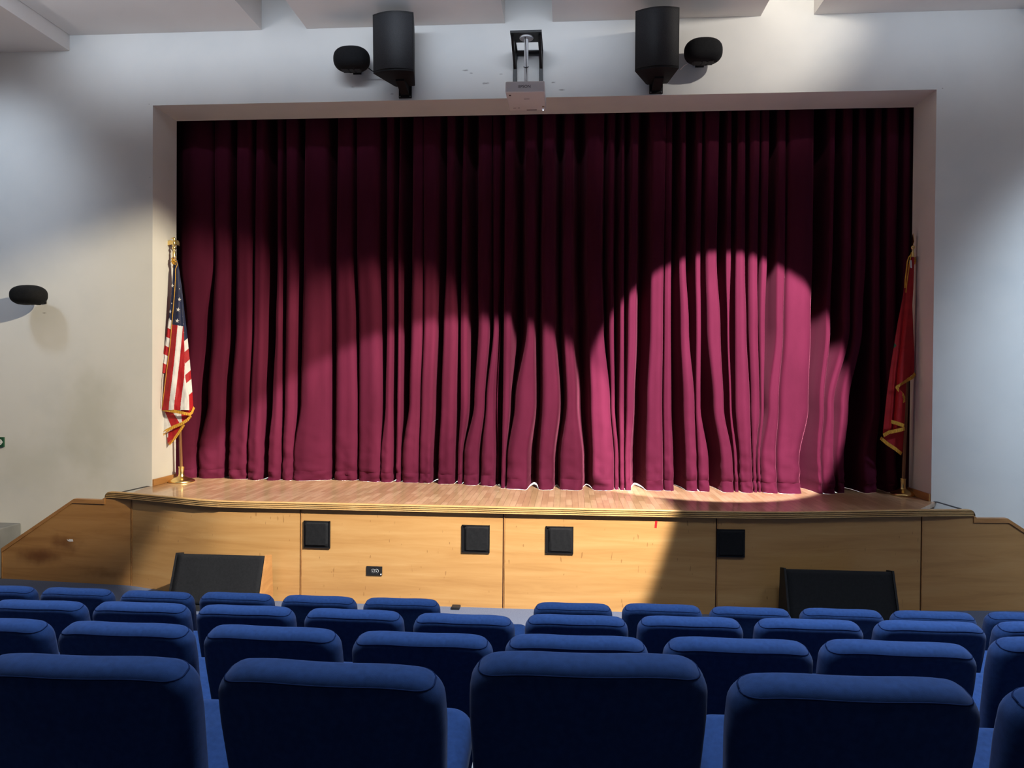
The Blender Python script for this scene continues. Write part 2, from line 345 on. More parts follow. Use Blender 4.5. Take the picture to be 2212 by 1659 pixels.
# front panels between dark grooves
cuts = [-4.625, -2.436, -.19, 2.07, 4.32]
def panel_y(x): return edge_y(x)+0.055
for a, b in zip(cuts[:-1], cuts[1:]):
    bm = NB(); n = 14; a2, b2 = a+.012, b-.012
    fr = [(a2+(b2-a2)*i/n) for i in range(n+1)]
    prism(bm, [(x, panel_y(x), FZ) for x in fr]+[(x, panel_y(x)+.03, FZ) for x in fr[::-1]], (0, 0, SZ-NH-.002-FZ))
    rel(link('front_panel', bm, m_panel, None, 30))
bm = NB()
xs = [-4.625+8.945*i/60 for i in range(61)]
prism(bm, [(x, panel_y(x)+.012, FZ) for x in xs]+[(x, panel_y(x)+.028, FZ) for x in xs[::-1]], (0, 0, SZ-NH-.001-FZ))
rel(link('backing_board', bm, m_groove))
for c in cuts:
    bm = NB(); box(bm, c+.001, c+.009, panel_y(c)-.004, panel_y(c)+.02, FZ, SZ-NH-.002)
    rel(link('joint_strip', bm, m_trimwood))
for sx in (-1, 1):
    bm = NB(); prism(bm, [(sx*4.675, -.004, SZ), (sx*4.715, -.004, SZ), (sx*4.755, -.455, SZ), (sx*4.712, -.455, SZ)], (0, 0, .004)); rel(link('edge_strip', bm, m_print))

# side stairs: slanted veneer stringer, capping and carpeted steps behind
for s, nm, lab in ((-1, 'stage_stairs', 'wooden stage stairs with slanted, stained side panel on the left of the stage'), (1, 'stage_stairs', 'wooden stage stairs with clean slanted side panel on the right of the stage')):
    y, x0, xn, xc, xe = (-.33, 4.637, 4.99, 5.39, 6.34) if s < 0 else (-.33, 4.333, 4.90, 5.26, 6.24)
    zc, ze = (.868, .235) if s < 0 else (.872, .235)
    st = thing(nm, lab, 'stairs', (s*5.2, y, FZ))
    kk = panel_y(s*x0)+.002-y
    P = lambda x, z, dy=0: (s*x-s*5.2, dy+kk*(xe-x)/(xe-x0), z-FZ)
    bm = NB(); prism(bm, [P(x0, FZ), P(x0, SZ-NH-.001), P(xn, SZ-NH-.001), P(xn, zc-.045), P(xc, zc-.045), P(xe, ze-.045), P(xe, FZ)], (0, .035, 0))
    link('side_panel', bm, m_sidepanel if s < 0 else m_sidepanel2, st)
    bm = NB()
    prism(bm, [P(xn-.02, zc-.05, -.012), P(xc+.005, zc-.05, -.012), P(xe+.012, ze-.05, -.012), P(xe+.012, ze, -.012), P(xc-.012, zc, -.012), P(xn+.012, zc, -.012), P(xn+.004, SZ-NH-.004, -.012), P(xn-.02, SZ-NH-.004, -.012)], (0, .06, 0))
    link('capping', bm, m_trimwood, st)
    bm = NB()
    prism(bm, [P(xe, FZ, -.006), P(xe+.014, FZ, -.006), P(xe+.014, ze-.05, -.006), P(xe, ze-.05, -.006)], (0, .045, 0)); link('end_trim', bm, m_trimwood, st)
    for k in range(4):
        bm = NB(); xa, xb = xn+.01+.29*k, xn+.01+.29*(k+1); zt = .775-.2*k
        a, b = sorted((s*xa-s*5.2, s*xb-s*5.2)); box(bm, a, b, .036, -y-.004, 0, zt-FZ, 0, .006); link('step', bm, m_greypaint, st)
p = at(28, 1140, Y=-.29)
b = bx(-7.3, -6.36, -.40, -.004, FZ, p.z, .012)  # plain block standing in for the grey landing of the stairs
tag(link('grey_block', b, m_greypaint), 'grey box against the wall behind the foot of the left stairs', 'box')

# ------------------------------------------------------------------ stage curtains
# the lit pleats as seen at four heights (photograph pixel columns)
LV = (550, 702, 871, 989)
PL = [  # left half
 [(390, 461), (404, 443), (398, 428), (372, 424)], [(466, 497), (459, 495), (450, 485), (432, 483)],
 [(512, 545), (510, 545), (500, 540), (496, 535)], [(551, 573), (549, 571), (542, 567), (537, 566)],
 [(600, 608), (596, 608), (589, 608), (581, 608)], [(620, 642), (618, 640), (615, 638), (612, 634)],
 [(657, 711), (654, 713), (650, 713), (633, 714)], [(727, 762), (727, 768), (726, 772), (725, 772)], [(772, 816), (776, 821), (776, 824), (776, 822)],
 [(836, 848), (836, 848), (833, 846), (823, 848)], [(860, 866), (860, 866), (858, 866), (856, 866)],
 [(891, 914), (888, 913), (884, 908), (870, 905)], [(915, 945), (914, 943), (910, 937), (906, 932)],
 [(965, 981), (958, 988), (953, 984), (948, 982)], [(997, 1007), (995, 1010), (995, 1011), (990, 999)],
 [(1033, 1059), (1033, 1056), (1024, 1046), (1003, 1034)], [(1066, 1080), (1066, 1076), (1050, 1066), (1040, 1070)]]
PR = [  # right half, hanging a little nearer
 [(1090, 1108), (1088, 1104), (1086, 1100), (1084, 1092)], [(1136, 1155), (1138, 1154), (1112, 1155), (1096, 1140)],
 [(1171, 1199), (1171, 1199), (1171, 1208), (1164, 1196)], [(1217, 1237), (1218, 1239), (1224, 1246), (1210, 1258)],
 [(1267, 1299), (1271, 1304), (1276, 1318), (1280, 1326)], [(1314, 1324), (1316, 1326), (1320, 1328), (1328, 1336)], [(1339, 1348), (1339, 1348), (1337, 1348), (1339, 1348)],
 [(1360, 1376), (1356, 1374), (1353, 1369), (1350, 1362)], [(1406, 1434), (1404, 1432), (1397, 1430), (1394, 1432)], [(1436, 1450), (1435, 1449), (1433, 1450), (1434, 1454)],
 [(1467, 1481), (1470, 1488), (1476, 1500), (1481, 1504)], [(1502, 1513), (1504, 1514), (1503, 1513), (1508, 1530)],
 [(1524, 1548), (1527, 1556), (1541, 1563), (1557, 1582)], [(1568, 1579), (1571, 1575), (1576, 1580), (1586, 1592)],
 [(1589, 1609), (1588, 1612), (1589, 1620), (1598, 1623)], [(1618, 1636), (1618, 1637), (1623, 1641), (1626, 1632)], [(1644, 1657), (1641, 1652), (1644, 1650), (1636, 1641)],
 [(1676, 1696), (1675, 1692), (1659, 1682), (1637, 1675)], [(1697, 1755), (1695, 1751), (1684, 1746), (1678, 1726)],
 [(1790, 1798), (1783, 1793), (1769, 1780), (1764, 1772)], [(1822, 1838), (1819, 1835), (1786, 1801), (1776, 1800)], [(1850, 1870), (1842, 1862), (1814, 1832), (1806, 1822)],
 [(1885, 1900), (1884, 1900), (1880, 1900), (1860, 1890)], [(1915, 1935), (1914, 1934), (1914, 1934), (1912, 1934)], [(1950, 1968), (1950, 1968), (1950, 1968), (1950, 1968)]]
FL = ([366, 440, 500, 560, 640, 760, 820, 900, 1000, 1080], [.74, .84, .86, .74, .79, .92, .78, .77, .70, .62])
FR = ([1082, 1130, 1330, 1480, 1600, 1780, 1860, 1900, 1990], [.44, .40, .46, .50, .47, .47, .62, .72, .74])
def curtain(panels, front, top_front, name, label, ends, seed):
    ztop, zhem, zbot = OTOP+.22, SZ+.135, SZ+.0008
    zl = [at(1100, y, Y=.55).z for y in LV]
    def fy(px, z):                                   # where the cloth hangs: nearly straight above, kicked out at the floor
        b = interp(front[0], front[1], px); t = max(0., min(1., (z-SZ)/2.6)); t = t**.6
        return b+(top_front-b)*t
    lev = []
    for li in range(4):
        row = []
        for pn in panels:
            for px in pn[li]:
                row.append(at(px, LV[li], Y=fy(px, zl[li])).x)
        for i in range(1, len(row)): row[i] = max(row[i], row[i-1]+.012)
        lev.append(row)
    zr = [ztop-(ztop-zhem)*i/110 for i in range(111)]; zr += [zhem-.008, zhem-.016]; zr += [zhem-.016-(zhem-.016-zbot)*i/5 for i in range(1, 6)]
    pxc = [px for pn in panels for px in (pn[3][0], pn[3][1])]
    NP, NV = 10, 11
    rl = random.Random(seed); lifts = [rl.choice((0, 0, 0, 0, .006, .017)) for _ in range(2*len(panels)+2)]
    grid = []
    for ri, z in enumerate(zr):
        xs = []
        for c in range(len(lev[0])):
            v = [lev[3][c], lev[2][c], lev[1][c], lev[0][c]]
            xs.append(smooth_interp(zl[::-1], v, z) if z < zl[0] else lev[0][c]+0.01*math.sin(c*2.3)*(z-zl[0]))
        low = math.exp(-max(0, z-SZ-.1)/.33); row = []
        def add(x, y, c, lift=0.0):
            wr = noise.noise(Vector((x*3.2+seed, z*2.2, 1.7)))*.022*(.35+low)+noise.noise(Vector((x*9+z*5*low, z*4-x*3*low, seed)))*.016*(.15+1.3*low)
            ridge = (abs(noise.noise(Vector((x*5+z*7, z*6-x*4, seed+9.))))*.075+abs(noise.noise(Vector((x*4-z*8, z*5+x*3, seed+2.))))*.05)*low
            hem = 0.006 if zhem-.02 < z < zhem-.002 else 0.0
            row.append((x, y+wr-ridge+hem, z+lift))
        n = len(panels)
        x_start, x_end = ends
        def valley(xa, xb, c, d):
            for k in range(NV+1):
                s = k/NV
                if k == 0 or k == NV: continue
                p0 = fy(pxc[c], z); p1 = fy(pxc[min(c+1, len(pxc)-1)], z)
                sh = math.sin(PI*s)**.55
                add(xa+(xb-xa)*(s+.10*math.sin(2*PI*s)*.5), p0+(p1-p0)*s+d*sh, c, lifts[c]*sh if ri > 111 else 0)
        # run-in
        for k in range(6):
            s = k/6; add(x_start+(xs[0]-x_start)*s, fy(pxc[0], z)+.12*math.sin(PI*s*2.0)**2+.10*(1-s), 0)
        for i in range(n):
            xa, xb = xs[2*i], xs[2*i+1]; w = xb-xa; bul = min(.07, .36*w)
            for k in range(NP+1):
                s = k/NP
                p0 = fy(pxc[2*i], z); p1 = fy(pxc[2*i+1], z)
                rip = .012*math.sin(s*PI*3+i*1.3)*min(1, w/.25)
                xx = xa+w*(.5-.5*math.cos(PI*s))*.5+w*s*.5
                add(xx, p0+(p1-p0)*s-bul*math.sin(PI*s)**.65+rip*math.sin(PI*s), 2*i)
            if i < n-1:
                xc = xs[2*i+2]; g = xc-xb; d = min(.5, .2+2.0*g)*(1.0 if z < 4 else max(.75, 1-.15*(z-4)))
                valley(xb, xc, 2*i+1, d)
        for k in range(1, 7):
            s = k/6; add(xs[-1]+(x_end-xs[-1])*s, fy(pxc[-1], z)+.12*math.sin(PI*s*2.0)**2+.10*s, len(pxc)-1)
        grid.append(row)
    def sheet(rows):
        bm = NB(); vv = [[bm.verts.new(p) for p in r] for r in rows]
        for i in range(len(vv)-1):
            for k in range(len(vv[0])-1): bm.faces.new((vv[i][k], vv[i+1][k], vv[i+1][k+1], vv[i][k+1]))
        return bm
    cx = (ends[0]+ends[1])/2
    t = thing(name, label, 'curtain', (cx, .8, SZ))
    o = link('cloth', sheet(grid[:113]), m_velvet, t, True, (-cx, -.8, -SZ))
    o = link('hem', sheet(grid[112:]), m_velvet, t, True, (-cx, -.8, -SZ))
    return t
curtain(PL, FL, .80, 'stage_curtain', 'left half of the crimson velvet stage curtain, behind the striped flag', (-5.3, -.372), 3.1)
curtain(PR, FR, .72, 'stage_curtain', 'right half of the crimson velvet stage curtain, lit by a round spotlight', (-.362, 5.3), 8.4)
bm = NB(); tube(bm, [(-5.6, .95, OTOP+.27), (5.6, .95, OTOP+.27)], .025)
tag(link('curtain_rail', bm, m_blackmetal), 'black rail carrying the velvet curtains above the stage opening', 'rail')

# ------------------------------------------------------------------ flags
def mono(xs, x): return interp([p[0] for p in xs], [p[1] for p in xs], x)
LEAN = [.075]
class Cloth:
    def __init__(s, Y, O): s.bm = NB(); s.Y = Y; s.O = Vector(O); s.sm = 0
    def pt(s, x, y, dy): return at(x, y, Y=s.Y+dy-LEAN[0]*min(1, max(0, (y-560)/260)))-s.O   # the cloth stands out from the pole lower down
    def patch(s, left, right, y0, y1, dfun, mfun, nu=36, nv=120):
        """left/right: [(y, x)...] edges; dfun(u, v, x, y) depth offset; mfun(x, y, u) material"""
        g = []
        for j in range(nv+1):
            y = y0+(y1-y0)*j/nv; a, b = mono(left, y), mono(right, y)
            g.append([(a+(b-a)*i/nu, y, i/nu, j/nv) for i in range(nu+1)])
        vv = [[s.bm.verts.new(s.pt(x, y, dfun(u, v, x, y))) for x, y, u, v in r] for r in g]
        for j in range(nv):
            for i in range(nu):
                f = s.bm.faces.new((vv[j][i], vv[j+1][i], vv[j+1][i+1], vv[j][i+1]))
                xm = (g[j][i][0]+g[j+1][i+1][0])/2; ym = (g[j][i][1]+g[j+1][i+1][1])/2
                f.material_index = mfun(xm, ym, (i+.5)/nu); f.smooth = True
    def star(s, x, y, r, dy, mi, sq=1.0, a0=0.0):
        ps = []
        for k in range(10):
            a = -PI/2+a0+k*PI/5; q = r if k % 2 == 0 else r*.42
            ps.append(s.bm.verts.new(s.pt(x+q*math.cos(a)*sq, y+q*math.sin(a), dy)))
        c = s.bm.verts.new(s.pt(x, y, dy-.002))
        for k in range(10): s.bm.faces.new((c, ps[k], ps[(k+1) % 10])).material_index = mi
    def done(s, name, mats, parent, solid=.004):
        me = bpy.data.meshes.new(name); s.bm.to_mesh(me); s.bm.free()
        for m in mats: me.materials.append(m)
        o = bpy.data.objects.new(name, me); C.objects.link(o); o.parent = parent
        if solid:
            md = o.modifiers.new('thick', 'SOLIDIFY'); md.thickness = solid; md.offset = 0
        return o
def fringe(cl, pts, wpx, dy, dd=.012):
    """a hanging ribbon of gold threads below a hem polyline; small teeth at its lower edge"""
    P = []
    for (x0, y0, d0), (x1, y1, d1) in zip(pts[:-1], pts[1:]):
        n = max(4, int(math.hypot(x1-x0, y1-y0)/1.2))
        for i in range(n): P.append((x0+(x1-x0)*i/n, y0+(y1-y0)*i/n, d0+(d1-d0)*i/n))
    P.append(pts[-1])
    a = [cl.bm.verts.new(cl.pt(x, y, dy+d)) for x, y, d in P]
    b = []
    for i, (x, y, d) in enumerate(P):
        j0, j1 = max(0, i-3), min(len(P)-1, i+3); tx, ty = P[j1][0]-P[j0][0], P[j1][1]-P[j0][1]; L = math.hypot(tx, ty) or 1
        nx, ny = -ty/L, tx/L
        if ny < 0: nx, ny = -nx, -ny
        k = wpx*(1.0 if i % 2 else .9)
        b.append(cl.bm.verts.new(cl.pt(x+nx*k*.6, y+ny*k*.6+k*.4, dy+d+dd*.3*math.sin(i*1.9))))
    for i in range(len(P)-1): cl.bm.faces.new((a[i], b[i], b[i+1], a[i+1]))

def pole_base(parent, O, k=1.0):
    bm = NB(); lathe(bm, [(.0, 0), (.158*k, 0), (.164*k, .006), (.163*k, .016), (.150*k, .028), (.125*k, .040), (.09*k, .054), (.06*k, .066), (.048*k, .074), (.0, .076)], 48); link('base', bm, m_brass, parent, 50)
    bm = NB(); lathe(bm, [(.0, .07), (.046*k, .07), (.040*k, .085), (.034*k, .1), (.034*k, .185), (.038*k, .19), (.038*k, .202), (0, .203)], 32); link('socket', bm, m_brass, parent, 40)

# --- striped flag on the left
pb = at(392, 1041, Z=SZ); FY = pb.y-.03
us = thing('flag_stand', 'furled stars-and-stripes flag with eagle finial and gold fringe on brass stand', 'flag', (pb.x, pb.y, SZ+.001))
O = Vector((pb.x, pb.y, SZ+.001))
pole_base(us, O)
ptop = at(376, 552, Y=FY-.04)-O
bm = NB(); tube(bm, [(0, 0, .12), ptop], [.019, .016], 16); link('pole', bm, m_polewood, us, 60)
# eagle finial: brass socket, ball, body with spread wings, head and beak
fin = bpy.data.objects.new('finial', None)
bm = NB(); zt = ptop.z
lathe(bm, [(.0, -.02), (.019, -.02), (.019, .05), (.014, .06), (.014, .075), (.024, .083), (.027, .095), (.024, .107), (.012, .115), (0, .116)], 20, ptop.x, ptop.y, zt)
lathe(bm, [(.0, .11), (.012, .112), (.02, .13), (.026, .155), (.022, .18), (.013, .20), (.0155, .212), (.015, .225), (.008, .235), (0, .237)], 16, ptop.x, ptop.y, zt)
def wing(sx):
    pr = [(.012, .185), (.05, .2), (.085, .19), (.1, .165), (.098, .12), (.085, .14), (.07, .128), (.058, .145), (.042, .135), (.018, .15)]
    prism(bm, [(ptop.x+sx*px, ptop.y-.012+.25*px, zt+pz) for px, pz in pr], (0, .016, 0))
wing(-1); wing(.62)
prism(bm, [(ptop.x-.004, ptop.y-.03, zt+.222), (ptop.x-.034, ptop.y-.03, zt+.215), (ptop.x-.004, ptop.y-.03, zt+.208)], (0, .012, 0))
link('eagle_finial', bm, m_brass, us, 40)
# gold cord knotted under the finial
bm = NB()
for k, (dx, r0) in enumerate(((-.004, .02), (.006, .024), (.002, .027), (.008, .022))):
    tube(bm, [(ptop.x+dx+r0*math.cos(a*.7+k), ptop.y-.01+r0*math.sin(a*.7+k), zt-.01-.028*k-.006*a) for a in range(10)], .008, 8)
cordp = [(381, 562), (383, 572), (379, 582), (379, 600), (377.5, 628), (374, 668), (371, 700), (368, 740), (364, 772), (360, 800), (357, 826), (352.5, 862), (350.5, 880)]
tube(bm, [at(x, y, Y=FY-.10-.115*min(1, max(0, (y-560)/260)))-O for x, y in cordp], .0045, 8)
link('gold_cord', bm, m_gold, us, True)
cl = Cloth(FY, O)
Lf = [(568, 379), (600, 377.5), (668, 373), (700, 371), (740, 367), (772, 363), (800, 359), (826, 356), (862, 352), (884, 350)]
In = [(568, 384), (620, 391), (680, 394), (716, 397), (780, 399), (816, 400), (856, 408), (892, 409)]
Rt = [(568, 385), (620, 392.5), (680, 399), (725, 404.5), (780, 410), (830, 414), (880, 417.5), (892, 417)]
Sl = [(560, 374), (600, 371), (640, 368), (682, 363), (720, 358), (760, 352), (805, 347), (816, 348)]
def m_front(x, y, u):
    if y < 701+(x-372)*.16: return 2
    b = [mono([(700, 384), (780, 376.5), (867, 366), (890, 364)], y), mono([(700, 395.5), (780, 388), (867, 377), (890, 375)], y), mono([(700, 398.5), (780, 399), (816, 398), (867, 391), (890, 389)], y)]
    k = sum(x > q for q in b); return (0, 1, 0, 1)[k]
def m_right(x, y, u):
    yy = y+(x-408)*.9
    bs = [728, 752, 778, 803, 823, 853]; k = sum(yy > q for q in bs)
    return 2 if k == 0 else (1, 0)[(k-1) % 2]
def m_left(x, y, u):
    yy = y-(x-352)*.5
    bs = [683, 703, 724, 744, 764, 784]; k = sum(yy > q for q in bs)
    return 2 if k == 0 else (1, 0)[(k-1) % 2]
wv = lambda x, y: .010*noise.noise(Vector((x*.07, y*.02, 3)))+.006*noise.noise(Vector((x*.16, y*.06, 7)))
grow = lambda y: min(1, max(0.05, (y-560)/300))
cl.patch([(a, b+2) for a, b in Sl], [(q, mono(Lf, q)+5) for q in range(560, 820, 10)], 562, 806, lambda u, v, x, y: -.045-.03*grow(y)*(1-u)+wv(x, y), m_left, 40, 260)
cl.patch(Lf, In, 566, 886, lambda u, v, x, y: -.05-.07*grow(y)*math.sin(PI*(.15+.85*u))**.8+.03*grow(y)*math.sin(u*9+y*.01)*.5+wv(x, y), m_front, 96, 330)
cl.patch([(a, b-2) for a, b in In], Rt, 568, 888, lambda u, v, x, y: -.045+.07*grow(y)*u**1.3+wv(x, y), m_right, 44, 330)
# the fold that drops out below the front one
def m_low(x, y, u):
    b = [356+(y-888)*.42, 372+(y-888)*.62, 391+(y-888)*.1]; k = sum(x > q for q in b); return (1, 0, 1, 0)[k]
cl.patch([(884, 353), (910, 351), (938, 350)], [(884, 410), (897, 411), (910, 399), (920, 390), (938, 353)], 882, 936, lambda u, v, x, y: -.02-.03*math.sin(PI*u)+wv(x, y), m_low, 80, 80)
cl.patch([(912, 361), (938, 361), (960, 362.5)], [(912, 396), (925, 388), (940, 379), (958, 367)], 910, 958, lambda u, v, x, y: .01-.02*u+wv(x, y), lambda x, y, u: 1 if x < 363.5 and y < 945 else 0, 24, 40)
for x, y, r, q in ((372.5, 617, 4.2, .8), (387.5, 647, 4.6, .9), (385, 669, 4.8, .95), (383, 693, 4.8, .95), (367.5, 673, 4.4, .6), (392.5, 684.5, 4, .6), (366, 690, 3.6, .5), (387.8, 624, 1.6, .6), (371, 655.5, 1.8, .6), (395, 700, 2.2, .7), (397, 718, 1.8, .6)):
    xa, xb = mono(Lf, y), mono(In, y)
    if x < xa+1: d = -.045-.03*grow(y)*(1-min(1, max(0, (x-mono(Sl, y))/max(1, xa+5-mono(Sl, y)))))
    elif x < xb-2: u = (x-xa)/(xb-xa); d = -.05-.07*grow(y)*math.sin(PI*(.15+.85*u))**.8+.015*grow(y)*math.sin(u*9+y*.01)
    else: d = -.045+.07*grow(y)*min(1, max(0, (x-xb)/max(1, mono(Rt, y)-xb)))**1.3
    cl.star(x, y, r, d+wv(x, y)-.007, 1, q, .15)
cl.done('flag_cloth', [m_red, m_white, m_blue], us)
cl = Cloth(FY, O); fringe(cl, [(350, 881, -.06), (360, 883, -.11), (375, 885, -.125), (395, 889, -.125), (409, 892, -.08), (413, 889, -.04), (417.5, 878, .02)], 6.5, -.004); cl.done('gold_fringe', [m_gold], us, .006)
cl = Cloth(FY, O); fringe(cl, [(411, 895, -.03), (404, 904, -.05), (392, 912, -.06), (372, 920, -.06), (357, 928, -.05), (350, 936, -.03)], 7, -.004); cl.done('gold_fringe', [m_gold], us, .006)
cl = Cloth(FY, O); fringe(cl, [(396, 915, -.01), (389, 926, -.01), (378, 942, -.005), (364, 957, 0)], 6.5, -.004); cl.done('gold_fringe', [m_gold], us, .006)
cl = Cloth(FY, O); fringe(cl, [(347, 801, .02), (352, 806, .01), (356, 812, 0)], 7, 0); cl.done('gold_fringe', [m_gold], us, .006)

LEAN[0] = 0
# --- plain red flag on the right
pb2 = at(1950.5, 1069.5, Z=SZ); O2 = Vector((pb2.x, pb2.y, SZ+.001)); FY2 = pb2.y-.03
rf = thing('flag_stand', 'furled red flag with gold fringe and spear finial on brass stand', 'flag', O2)
pole_base(rf, O2, .86)
pt2 = at(1971.5, 548, Y=FY2)-O2
bm = NB(); tube(bm, [(0, 0, .12), pt2], [.019, .016], 16); link('pole', bm, m_polewood, rf, 60)
bm = NB()
lathe(bm, [(0, -.04), (.02, -.04), (.018, .01), (.013, .02), (.013, .05), (.022, .062), (.026, .078), (.021, .092), (.01, .1), (0, .101)], 20, pt2.x, pt2.y, pt2.z)
prism(bm, [(pt2.x-.004, pt2.y, pt2.z+.09), (pt2.x-.004, pt2.y-.035, pt2.z+.14), (pt2.x-.001, pt2.y, pt2.z+.245), (pt2.x-.004, pt2.y+.035, pt2.z+.14)], (.006, 0, 0))
link('spear_finial', bm, m_brass, rf, 40)
bm = NB()
for k in range(3): tube(bm, [(pt2.x+.03*math.cos(a*.8)-.004*k, pt2.y-.01+.03*math.sin(a*.8), pt2.z-.05-.02*k-.004*a) for a in range(9)], .009, 8)
tube(bm, [at(x, y, Y=FY2-.07)-O2 for x, y in ((1969, 549), (1963, 556), (1960, 566), (1958, 585), (1955.5, 605), (1955, 622))], .008, 8)
tube(bm, [at(x, y, Y=FY2-.08)-O2 for x, y in ((1969, 545), (1967, 556), (1964, 575), (1961, 595), (1958.5, 615), (1957, 632))], .006, 8)
link('gold_cord', bm, m_gold, rf, True)
cl = Cloth(FY2, O2)
L2 = [(556, 1967), (580, 1960), (631, 1952), (698, 1939), (790, 1924), (857, 1915), (936, 1907)]
R2 = [(556, 1975), (620, 1973), (660, 1970.5), (720, 1973), (760, 1975), (806, 1975), (810, 1970), (820, 1956), (832, 1938), (842, 1944), (855, 1955), (875, 1955.5), (912, 1954), (920, 1952), (928, 1930), (936, 1909)]
def d2(u, v, x, y):
    g = min(1, max(.08, (y-550)/280)); c = mono([(550, 1966), (700, 1950), (800, 1938), (936, 1928)], y)
    return -.05-.075*g*(1-min(1, abs(x-c-9)/18))+.04*g*(1-min(1, abs(x-c)/5))+.008*noise.noise(Vector((x*.06, y*.015, 5)))
cl.patch(L2, R2, 556, 936, d2, lambda x, y, u: 1 if abs(x-1931)+abs(y-746)*.9 < 5.5 and x < 1938 else 0, 44, 240)
cl.patch([(815, 1945), (840, 1941), (875, 1941)], [(815, 1957.5), (858, 1956), (875, 1955.5)], 815, 875, lambda u, v, x, y: -.02, lambda x, y, u: 0, 8, 20)
cl.patch([(905, 1930), (930, 1920), (945, 1908), (965, 1926), (978, 1944)], [(905, 1953), (925, 1953), (945, 1951.5), (978, 1949.5)], 905, 978, lambda u, v, x, y: -.025+.01*u, lambda x, y, u: 0, 20, 40)
cl.done('flag_cloth', [m_redflag, m_green], rf)
cl = Cloth(FY2, O2); fringe(cl, [(1975, 804, -.05), (1969, 812, -.055), (1954, 820, -.06), (1942, 827, -.07), (1937, 833, -.08)], 8, -.01); cl.done('gold_fringe', [m_gold], rf, .006)
cl = Cloth(FY2, O2); fringe(cl, [(1937, 832, -.09), (1943, 841, -.08), (1951, 849, -.07), (1955, 857, -.06), (1955, 868, -.06)], 7, -.03); cl.done('gold_fringe', [m_gold], rf, .006)
cl = Cloth(FY2, O2); fringe(cl, [(1926, 907, -.10), (1940, 911, -.085), (1953.5, 916, -.05)], 8, -.07); cl.done('gold_fringe', [m_gold], rf, .006)
cl = Cloth(FY2, O2); fringe(cl, [(1954, 922, -.05), (1940, 926, -.06), (1920, 930, -.06), (1907, 937, -.05)], 8, -.065); cl.done('gold_fringe', [m_gold], rf, .006)
cl = Cloth(FY2, O2); fringe(cl, [(1904, 943, -.05), (1918, 955, -.04), (1935, 966, -.04), (1949, 977, -.03)], 8, -.03); cl.done('gold_fringe', [m_gold], rf, .006)
bm = NB(); q = [at(x, y, Y=FY2-.10)-O2 for x, y in ((1966, 562), (1969, 562), (1970, 579), (1966.5, 578))]; prism(bm, q, (0, .003, 0)); link('cloth_tag', bm, m_tag, rf)

# ------------------------------------------------------------------ loudspeakers on the wall
def big_speaker(px, py, plate, label, yaw):
    Yf = -.60; c = at(px, py, Y=Yf)
    t = thing('wall_loudspeaker', label, 'loudspeaker', (c.x, 0, c.z))
    w, h = .238, .325
    M = Matrix.Translation((0, -.33, 0)) @ Matrix.Rotation(yaw, 4, 'Z') @ Matrix.Rotation(R(3), 4, 'X')
    n = 14
    def fr(off, inset=0):
        out = []
        for i in range(n+1):
            q = -1+2*i/n; out.append((q*(w-inset), -.20-.075*(1-q*q)-off))
        return out
    bm = NB()
    plan = fr(0)+[(w*.52, .25), (w*.46, .27), (-w*.46, .27), (-w*.52, .25)]
    prism(bm, [M @ Vector((x, y, -h)) for x, y in plan], (M.to_3x3() @ Vector((0, 0, 2*h))))
    bmesh.ops.bevel(bm, geom=[e for e in bm.edges if len(e.link_faces) == 2 and e.calc_face_angle(0) > .9], offset=.008, segments=2, affect='EDGES')
    link('cabinet', bm, m_black, t, 30)
    bm = NB(); f = fr(.012, .014); g = fr(-.006, .014)
    prism(bm, [M @ Vector((x, y, -h+.022)) for x, y in f+g[::-1]], (M.to_3x3() @ Vector((0, 0, 2*h-.044))))
    link('grille', bm, m_grille, t, 30)
    pc = at(plate[0], plate[1], Y=0); dx, dz = pc.x-c.x, pc.z-c.z
    bm = NB(); box(bm, dx-.078, dx+.078, -.022, -.001, dz-.095, dz+.12, 0, .004); link('wall_plate', bm, m_black, t)
    bm = NB()
    prism(bm, [(dx-.05, -.02, dz-.06), (dx-.05, -.02, dz+.10), (dx-.05, -.18, -h+.03), (dx-.05, -.30, -h+.03), (dx-.05, -.30, -h-.02), (dx-.05, -.16, -h-.05)], (.10, 0, 0)); link('bracket_arm', bm, m_black, t)
    for ex, ez in ((-.062, -.08), (.062, -.08), (-.062, .1), (.062, .1)):
        bm = NB(); tube(bm, [(dx+ex, -.021, dz+ez), (dx+ex, -.03, dz+ez)], .007, 8); link('bolt', bm, m_steel, t)
    return t
bl = big_speaker(849, 85, (876, 196), 'big black loudspeaker on the wall left of the projector', R(-4))
br_ = big_speaker(1426, 77, (1417, 186), 'big black loudspeaker on the wall right of the projector', R(-7))
